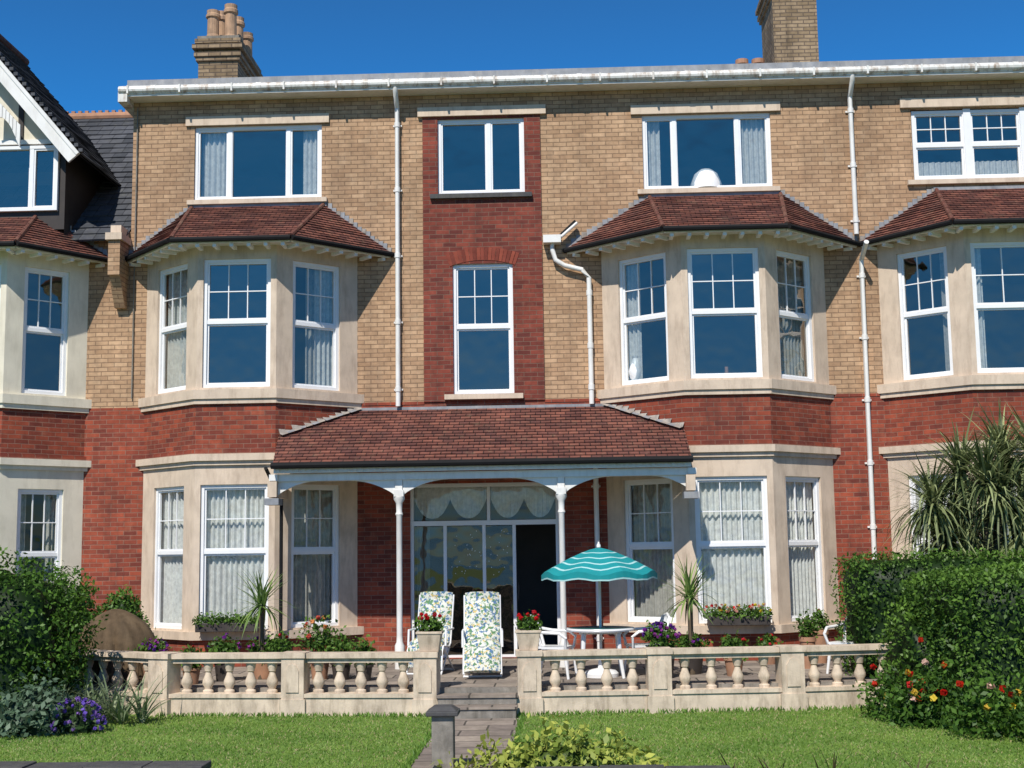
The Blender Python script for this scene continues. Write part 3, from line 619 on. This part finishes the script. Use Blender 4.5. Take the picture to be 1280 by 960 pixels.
def balustrade(name,pts):
    b=B(); 
    for i,(p,q) in enumerate(zip(pts[:-1],pts[1:])):
        F,L=frame(p,q)
        b.fbox(F,.10,L-.10,-.36,-.10,-.10,.12,BALM); b.fbox(F,.10,L-.10,-.10,-.05,-.11,.14,BALM)
        b.fbox(F,.10,L-.10,.34,.40,-.09,.09,BALM); b.fbox(F,.10,L-.10,.40,.465,-.12,.13,BALM)
        k=max(3,int((L-.3)/.285))
        for j in range(k):
            s=.17+(L-.34)*(j+.5)/k; x,y,_=F(s,0,0)
            b.lathe((x,y,-.05),[(.07,0),(.07,.035),(.045,.05),(.05,.075),(.078,.12),(.075,.16),(.045,.235),(.035,.27),(.05,.285),(.05,.30),(.06,.325),(.065,.355),(.07,.39)],BALM,12)
    for i,p in enumerate(pts):
        q=pts[min(i+1,len(pts)-1)]; o=pts[max(i-1,0)]; F,L=frame((p[0]-(q[0]-o[0])*.01,p[1]-(q[1]-o[1])*.01),(p[0]+(q[0]-o[0])*.01,p[1]+(q[1]-o[1])*.01)); c=L/2
        b.fbox(F,c-.15,c+.15,-.37,.405,-.15,.15,BALM); b.fbox(F,c-.17,c+.17,.405,.475,-.17,.17,BALM); b.fbox(F,c-.17,c+.17,-.37,-.12,-.165,.165,BALM)
        b.fbox(F,c-.085,c+.085,-.03,.24,.15,.165,BALM); x=[F(c-.085,.24,.165),F(c+.085,.24,.165),F(c+.05,.31,.165),F(c,.34,.165),F(c-.05,.31,.165)]; b.face(x,BALM)
        y=[F(c-.085,.24,.15),F(c+.085,.24,.15),F(c+.05,.31,.15),F(c,.34,.15),F(c-.05,.31,.15)]
        for k in range(1,5): b.face([x[k],x[(k+1)%5],y[(k+1)%5],y[k]],BALM)
    return b.done(name,None,smooth=True)
balustrade('stone_balustrade',[(-7.1,-3.25),(-5.28,-4.35),(-3.50,-4.50),(-1.76,-4.65)])
balustrade('stone_balustrade',[(-.44,-4.65),(1.23,-4.55),(2.94,-4.42),(4.5,-4.15)])
gp=B(); gp.box(-1.27,-1.06,-9.1,-8.89,-.4,.19,GREYC); gp.box(-1.32,-1.01,-9.15,-8.84,.19,.235,DSLATE)
gp.hexa([(-1.31,-9.14,.235),(-1.02,-9.14,.235),(-1.02,-8.85,.235),(-1.31,-8.85,.235),(-1.25,-9.08,.28),(-1.08,-9.08,.28),(-1.08,-8.91,.28),(-1.25,-8.91,.28)],DSLATE); gp.done('gate_pier',bevel=.01)
for a,c,z in ((-10,-3.15,-.07),(-.85,1.45,-.15)):
    fw=B(); fw.box(a+.02,c-.02,-10.28,-10.02,-.6,z-.06,GREYC)
    k=int((c-a)/.5)
    for j in range(k): fw.box(a+(c-a)*j/k+.004,a+(c-a)*(j+1)/k-.004,-10.32,-9.98,z-.06,z+random.uniform(-.006,.012),DSLATE)
    fw.done('front_wall',bevel=.008)
# ------------------------------------------------------------------ plants
GA,GB_=(.022,.065,.009),(.17,.31,.045)
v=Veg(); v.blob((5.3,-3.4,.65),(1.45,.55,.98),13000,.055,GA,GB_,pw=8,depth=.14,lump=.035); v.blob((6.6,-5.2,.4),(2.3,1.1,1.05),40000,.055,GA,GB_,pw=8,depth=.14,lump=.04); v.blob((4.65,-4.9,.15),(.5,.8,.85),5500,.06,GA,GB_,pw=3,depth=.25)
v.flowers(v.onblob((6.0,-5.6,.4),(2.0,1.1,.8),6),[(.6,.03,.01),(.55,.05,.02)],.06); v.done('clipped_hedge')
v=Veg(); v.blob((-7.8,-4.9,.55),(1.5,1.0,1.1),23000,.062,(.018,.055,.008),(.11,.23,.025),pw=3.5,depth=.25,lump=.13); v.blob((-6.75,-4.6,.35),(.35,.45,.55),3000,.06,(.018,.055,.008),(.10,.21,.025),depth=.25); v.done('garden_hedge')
v=Veg(); v.blob((-6.75,-1.7,.45),(.42,.4,.78),4500,.06,(.03,.08,.01),(.14,.28,.04),depth=.25); v.blob((-7.6,-1.9,.6),(.55,.4,.85),4500,.06,(.03,.08,.01),(.12,.25,.03),depth=.25); v.done('shrub')
v=Veg()
for (x,y,r,h) in ((4.0,-5.4,.35,.45),(4.3,-6.2,.4,.5),(4.65,-7.0,.45,.5),(5.1,-7.5,.45,.45),(5.6,-6.9,.5,.6),(4.1,-6.0,.3,.3),(5.9,-7.7,.5,.45),(5.3,-8.1,.35,.35)):
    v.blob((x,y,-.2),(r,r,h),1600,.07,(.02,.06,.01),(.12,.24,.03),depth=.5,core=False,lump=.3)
    v.flowers(v.onblob((x,y,-.15),(r*1.05,r*1.05,h*1.08),7,0),[(.6,.015,.01),(.6,.03,.01),(.65,.12,.02),(.75,.55,.04),(.75,.5,.06),(.7,.45,.35)],.07,9)
for k in range(6): v.tuft((4.8+.25*k,-8.3+.1*math.sin(k*3),-.33),20,.65,.03,(.06,.14,.03),(.20,.32,.08),(.7,1.5),(.2,.9))
v.done('rose_bed')
v=Veg(); v.blob((-6.4,-6.1,-.15),(.5,.45,.4),1800,.08,(.06,.11,.06),(.17,.25,.16),depth=.5,lump=.3); v.blob((-5.85,-6.0,-.28),(.35,.3,.3),700,.06,(.03,.07,.02),(.09,.16,.05),depth=.5)
v.flowers(v.onblob((-5.85,-6.0,-.25),(.33,.3,.3),110,-.1),[(.16,.08,.5),(.22,.13,.6),(.28,.15,.5)],.045,5)
v.done('lavender_bed')
v=Veg()
for k in range(7): v.tuft((-6.5+.2*k,-5.2-.12*(k%2),-.3),30,.68,.03,(.12,.18,.08),(.34,.40,.24),(.7,1.5),(.5,1.6))
v.done('ornamental_grass')
v=Veg(); v.blob((-.03,-9.2,-.42),(.95,.4,.46),3400,.085,(.13,.21,.03),(.55,.58,.12),depth=.5,lump=.2); v.done('variegated_shrub')
v=Veg()
for x in (1.5,1.9,2.4,3.2): v.tuft((x,-9.5,-.4),9,.34,.025,(.07,.04,.03),(.13,.12,.05),(.7,1.5),(.2,.9))
v.done('bronze_grass')
def cordyline(name,x,y,h,heads,L,w,n,ca=(.06,.14,.03),cb=(.30,.42,.12)):
    v=Veg(); v.stem((x,y,0 if y>-4 else -.3),(x,y,h),.05,.035,(.16,.12,.08))
    for (dx,dy,dz) in heads: v.tuft((x+dx,y+dy,h+dz),n,L,w,ca,cb,(-.5,1.5),(.1,1.3))
    return v.done(name)
cordyline('cordyline_palm',-4.27,-3.1,1.02,[(0,0,0)],.62,.032,85)
cordyline('cordyline_palm',1.80,-3.1,1.05,[(0,0,0)],.62,.032,85)
v=Veg(); 
for (dx,dy,dz) in ((0,0,2.75),(.8,.2,2.95),(-.55,-.1,2.3),(.55,-.3,2.35),(1.3,0,2.5),(.05,.2,2.0),(1.2,-.2,3.0),(1.9,.1,2.8),(.9,-.4,1.9),(-.35,-.1,1.75),(.3,-.3,2.6)):
    v.stem((6.1,-2.5,-.0),(5.85+dx*.85,-2.5+dy,dz),.1,.06,(.14,.11,.08)); v.tuft((5.85+dx*.85,-2.5+dy,dz),220,.95,.042,(.05,.08,.025),(.38,.43,.2),(-.8,1.5),(.3,1.9))
v.done('cordyline_palm')
def potted(name,x,y,z,pr,ph,rad,hh,cols,nf,mat=TERR,ca=(.03,.08,.012),cb=(.15,.27,.04),fs=.045):
    E=empty(name); b=B(); b.lathe((x,y,z),[(pr*.7,0),(pr*.92,ph*.85),(pr*1.05,ph*.86),(pr*1.05,ph),(pr*.9,ph),(pr*.9,ph*.92)],mat,16); b.lathe((x,y,z+ph*.9),[(pr*.9,0),(.01,.01)],SOIL,16); b.done('pot',E,smooth=True)
    v=Veg(); v.blob((x,y,z+ph+hh*.45),(rad,rad,hh*.6),int(700*rad/.2),.06,ca,cb,depth=.7,lump=.25,core=False); 
    if nf: v.flowers(v.onblob((x,y,z+ph+hh*.5),(rad,rad,hh*.62),nf,0),cols,fs,7)
    v.done('plant',E)
REDF=[(.65,.01,.015),(.6,.03,.05)]
for px in (-1.72,-.44):
    E=empty('stone_planter'); b=B(); b.hexa([(px-.12,-4.75,.475),(px+.12,-4.75,.475),(px+.12,-4.53,.475),(px-.12,-4.53,.475),(px-.155,-4.8,.70),(px+.155,-4.8,.70),(px+.155,-4.48,.70),(px-.155,-4.48,.70)],BALM); b.box(px-.17,px+.17,-4.81,-4.47,.70,.73,BALM); b.done('pot',E,bevel=.006)
    v=Veg(); v.blob((px,-4.64,.80),(.16,.14,.11),420,.06,(.03,.08,.012),(.14,.26,.04),depth=.7,core=False); v.flowers(v.onblob((px,-4.64,.85),(.15,.13,.12),8,.2),REDF,.05,9); v.done('geranium',E)
PUR=[(.22,.03,.32),(.32,.05,.3),(.12,.03,.3)]
potted('flower_pot',-3.42,-3.2,0,.15,.3,.27,.5,[(.75,.12,.08),(.8,.7,.6),(.75,.3,.1)],12,fs=.06)
potted('flower_pot',-5.75,-3.3,.0,.17,.3,.2,.25,PUR,22); potted('flower_pot',1.35,-3.6,.0,.2,.42,.24,.28,PUR,34,POTD)
potted('flower_pot',-3.95,-3.4,0,.15,.28,.2,.3,REDF,2,POTD); potted('flower_pot',-4.75,-3.3,0,.15,.3,.22,.3,PUR,5,POTD); potted('flower_pot',-3.1,-3.3,0,.15,.25,.2,.35,REDF,0,POTD)
potted('flower_pot',-4.25,-3.0,0,.2,.3,.22,.25,PUR,6,TERR); potted('flower_pot',1.8,-3.0,0,.2,.33,.2,.2,PUR,4,POTD); potted('flower_pot',-5.1,-3.7,0,.13,.22,.17,.25,REDF,3); potted('flower_pot',3.1,-1.6,0,.14,.2,.15,.2,REDF,4,TERR); potted('flower_pot',3.55,-2.4,0,.12,.45,.12,.3,REDF,0)
potted('flower_pot',-2.75,-3.5,0,.13,.22,.15,.35,REDF,0,POTD); potted('flower_pot',2.35,-3.4,0,.14,.25,.17,.28,REDF,3,TERR); potted('flower_pot',3.9,-1.5,.0,.13,.5,.12,.25,REDF,2,TERR)
def wbox(x0,x1,y,z,cols,nf):
    E=empty('window_box'); b=B(); b.box(x0,x1,y-.12,y+.1,z,z+.14,POTD); b.done('trough',E,bevel=.01)
    v=Veg()
    for k in range(6):
        x=x0+(x1-x0)*(k+.5)/6; v.blob((x,y-.02,z+.17),(.12,.15,.11),260,.05,(.03,.08,.012),(.15,.28,.04),depth=.8,core=False)
        if nf: v.flowers(v.onblob((x,y-.02,z+.21),(.12,.14,.1),nf,0),cols,.045,7)
    v.done('plants',E)
wbox(-5.72,-4.72,-1.2,.56,PUR,0); wbox(2.25,3.2,-1.2,.56,[(.65,.02,.02),(.75,.6,.05),(.75,.4,.3)],7)
b=B(); b.lathe((-6.42,-2.95,0),[(.56,0),(.54,.3),(.50,.52),(.43,.68),(.36,.80),(.23,.91),(.13,.97),(.05,1.0),(.01,1.0)],COVER,80,lambda a,h:1+.08*math.sin(a*7+h*4)*(1.05-h)+.07*math.sin(a*19+1+h*6)*(1.1-h)+.14*math.cos(a*2)+.07*math.sin(a*3+2)); b.done('covered_barbecue',smooth=True)
E=empty('parasol'); ux,uy=.53,-3.3
b=B(); n=48; zt=1.78; R=.80; rr=[0,.16,.30,.335,.50,.535,.68,.715,.84,.875,1.0]
def cz(f,a): return zt-.35*f**1.35-.03*math.cos(a*8)*f*f
ring=[[(ux+R*f*math.cos(2*math.pi*k/n)*(1+.015*math.cos(16*math.pi*k/n)*f),uy+R*f*math.sin(2*math.pi*k/n),cz(f,2*math.pi*k/n)) for k in range(n)] for f in rr]
for i in range(len(rr)-1):
    m=CANW if i in (2,4,6,8) else TEAL
    for k in range(n):
        if i==0: b.face([ring[0][0],ring[1][k],ring[1][(k+1)%n]],m)
        else: b.face([ring[i][k],ring[i+1][k],ring[i+1][(k+1)%n],ring[i][(k+1)%n]],m)
for k in range(n):
    a,c=ring[-1][k],ring[-1][(k+1)%n]; d1=.07+.035*abs(math.sin(2*math.pi*k/n*4)); d2=.07+.035*abs(math.sin(2*math.pi*(k+1)/n*4))
    b.face([a,c,(c[0],c[1],c[2]-d2+.02),(a[0],a[1],a[2]-d1+.02)],TEAL); b.face([(c[0],c[1],c[2]-d2+.02),(a[0],a[1],a[2]-d1+.02),(a[0],a[1],a[2]-d1),(c[0],c[1],c[2]-d2)],CANW)
b.done('canopy',E)
b=B(); b.tube([(ux,uy,.05),(ux,uy,zt+.06)],.02,WHITE,12); b.lathe((ux,uy,zt),[(.03,0),(.03,.03),(.012,.06),(.01,.08)],WHITE,12)
for k in range(8):
    a=2*math.pi*(k+.5)/8; b.tube([(ux,uy,zt-.02),(ux+.78*math.cos(a),uy+.78*math.sin(a),cz(.97,a)-.02)],.006,WHITE,6); b.tube([(ux,uy,zt-.4),(ux+.4*math.cos(a),uy+.4*math.sin(a),cz(.5,a)-.02)],.005,WHITE,6)
b.lathe((ux,uy,0),[(.24,0),(.24,.05),(.2,.09),(.05,.12),(.035,.25)],PLAS,20); b.done('pole_and_base',E,smooth=True)
b=B(); b.lathe((ux,uy,.63),[(.42,0),(.47,.0),(.48,.02),(.47,.04),(.455,.042)],PLAS,32); b.lathe((ux,uy,.672),[(.45,0),(.01,.004)],TABLT,32)
for k in range(4):
    a=math.pi/4+k*math.pi/2; b.tube([(ux+.33*math.cos(a),uy+.33*math.sin(a),.64),(ux+.36*math.cos(a),uy+.36*math.sin(a),.3),(ux+.42*math.cos(a),uy+.42*math.sin(a),0)],[.035,.028,.022],PLAS,8)
b.box(ux-.3,ux+.3,uy-.015,uy+.015,.58,.64,PLAS); b.box(ux-.015,ux+.015,uy-.3,uy+.3,.585,.635,PLAS); b.done('garden_table',smooth=True)
def pchair(x,y,rot):
    b=B(); b.box(-.23,.23,-.22,.22,.40,.43,PLAS)
    for sx in (-1,1):
        b.tube([(sx*.2,-.2,.41),(sx*.24,-.26,0)],[.025,.018],PLAS,8); b.tube([(sx*.2,.2,.41),(sx*.24,.28,0)],[.025,.018],PLAS,8)
        b.tube([(sx*.23,-.22,.40),(sx*.27,-.24,.55),(sx*.28,-.15,.62),(sx*.28,.1,.63),(sx*.22,.24,.66)],.022,PLAS,8)
        b.tube([(sx*.2,.2,.42),(sx*.22,.27,.66),(sx*.17,.31,.8),(0,.33,.84)],.022,PLAS,8)
    for k in range(5): x_=-.14+k*.07; b.tube([(x_,.22,.42),(x_,.28,.62),(x_,.32,.82)],.012,PLAS,6)
    b.done('plastic_garden_chair',None,smooth=True,loc=(x,y,0),rot=rot)
pchair(-.12,-3.35,math.radians(75)); pchair(1.15,-3.2,math.radians(-80)); pchair(4.0,-3.2,math.radians(-40))
def lounger(x,y,rot,leg=True):
    E=empty('cushioned_garden_lounger',(x,y,0)); E.rotation_euler=(0,0,rot); b=B()
    prof=[(-.80,.10),(-.62,.36),(-.50,.43),(-.2,.42),(.0,.40),(.10,.44),(.20,.66),(.30,.92),(.36,1.14)] if leg else [(-.40,.10),(-.36,.36),(-.30,.43),(-.15,.42),(.0,.40),(.10,.44),(.18,.66),(.26,.92),(.32,1.14)]
    P=[Vector((0,*p)) for p in prof]; w=.25; nx=6
    fine=[]
    for i in range(len(P)-1):
        for k in range(4): fine.append((P[i].lerp(P[i+1],k/4),k/4))
    fine.append((P[-1],0)); top=[];bot=[]
    for i,(p,fr) in enumerate(fine):
        a=fine[max(0,i-1)][0];c=fine[min(len(fine)-1,i+1)][0]; t=(c-a).normalized(); nn=Vector((0,-t.z,t.y))
        puff=.035+.045*abs(math.sin(math.pi*i/6)); 
        rowT=[];rowB=[]
        for j in range(nx+1):
            u=-1+2*j/nx; e=(1-abs(u)**4); rowT.append(p+Vector((u*w,0,0))+nn*(.02+puff*e)); rowB.append(p+Vector((u*w,0,0))-nn*.012)
        top.append(rowT);bot.append(rowB)
    for i in range(len(top)-1):
        for j in range(nx): b.face([top[i][j],top[i][j+1],top[i+1][j+1],top[i+1][j]],FLORAL); b.face([bot[i][j],bot[i][j+1],bot[i+1][j+1],bot[i+1][j]],FLORAL)
        for j in (0,nx): b.face([top[i][j],bot[i][j],bot[i+1][j],top[i+1][j]],FLORAL)
    for i in (0,-1):
        for j in range(nx): b.face([top[i][j],top[i][j+1],bot[i][j+1],bot[i][j]],FLORAL)
    b.done('cushion',E,smooth=True); b=B()
    for s in (-.26,.26):
        b.tube([(s,*p) for p in [(q[0],q[1]-.03) for q in prof]],.014,PLAS,8); b.tube([(s,-.3,.38),(s,.3,0)],.014,PLAS,8); b.tube([(s,.12,.42),(s,-.45,0)],.014,PLAS,8); b.tube([(s*1.08,-.25,.4),(s*1.08,-.22,.62),(s*1.08,.2,.62)],.016,PLAS,8)
    b.tube([(-.26,-.45,0.014),(.26,-.45,.014)],.014,PLAS,8); b.tube([(-.26,.3,.014),(.26,.3,.014)],.014,PLAS,8); b.done('frame',E,smooth=True)
lounger(-1.15,-2.75,math.radians(3)); lounger(-1.93,-2.3,math.radians(-10),False)
# ------------------------------------------------------------------ light
el=math.radians(48); az=math.radians(17)
sd=Vector((-math.sin(az)*math.cos(el),-math.cos(az)*math.cos(el),math.sin(el)))
L=bpy.data.lights.new('sun','SUN'); L.energy=5.0; L.angle=math.radians(.5); L.color=(1,.95,.87)
o=bpy.data.objects.new('sun',L); S.collection.objects.link(o); o.rotation_euler=sd.to_track_quat('Z','Y').to_euler(); o.location=(-10,-20,30)
W=bpy.data.worlds.new('World'); S.world=W; W.use_nodes=True; nt=W.node_tree; bg=nt.nodes['Background']
sk=N(nt,'ShaderNodeTexSky',sky_type='NISHITA'); sk.sun_disc=False; sk.sun_elevation=el; sk.sun_rotation=math.pi+az; sk.altitude=0; sk.air_density=1.0; sk.dust_density=.1; sk.ozone_density=3.0
hs=N(nt,'ShaderNodeHueSaturation'); hs.inputs['Saturation'].default_value=1.2; nt.links.new(sk.outputs[0],hs.inputs['Color'])
tc=N(nt,'ShaderNodeTexCoord'); sp=N(nt,'ShaderNodeSeparateXYZ'); nt.links.new(tc.outputs['Generated'],sp.inputs[0])
rc=ramp(nt,sp.outputs['Z'],[(0.0,(.24,.40,.66)),(.1,(.24,.46,.78)),(.3,(.20,.70,1.0)),(.55,(.36,.48,.55)),(1.0,(.42,.44,.46))])
mm=mix(nt,hs.outputs[0],rc,1.0,'MULTIPLY'); nt.links.new(mm,bg.inputs['Color']); bg.inputs['Strength'].default_value=.14
# ------------------------------------------------------------------ camera
th=math.radians(7.2);ps=math.radians(2);r=.0146
f=Vector((-math.sin(ps)*math.cos(th),math.cos(ps)*math.cos(th),math.sin(th))); rg=Vector((math.cos(ps),math.sin(ps),0)); up=rg.cross(f)
R=(rg-up*r).normalized(); U=(up+rg*r).normalized()
cam=bpy.data.cameras.new('camera'); cam.lens=1650/1280*36; cam.sensor_width=36; cam.clip_end=5000; cam.clip_start=.1
co=bpy.data.objects.new('camera',cam); S.collection.objects.link(co)
M=Matrix(((R.x,U.x,-f.x,0),(R.y,U.y,-f.y,-22),(R.z,U.z,-f.z,1.75),(0,0,0,1))); co.matrix_world=M
S.camera=co
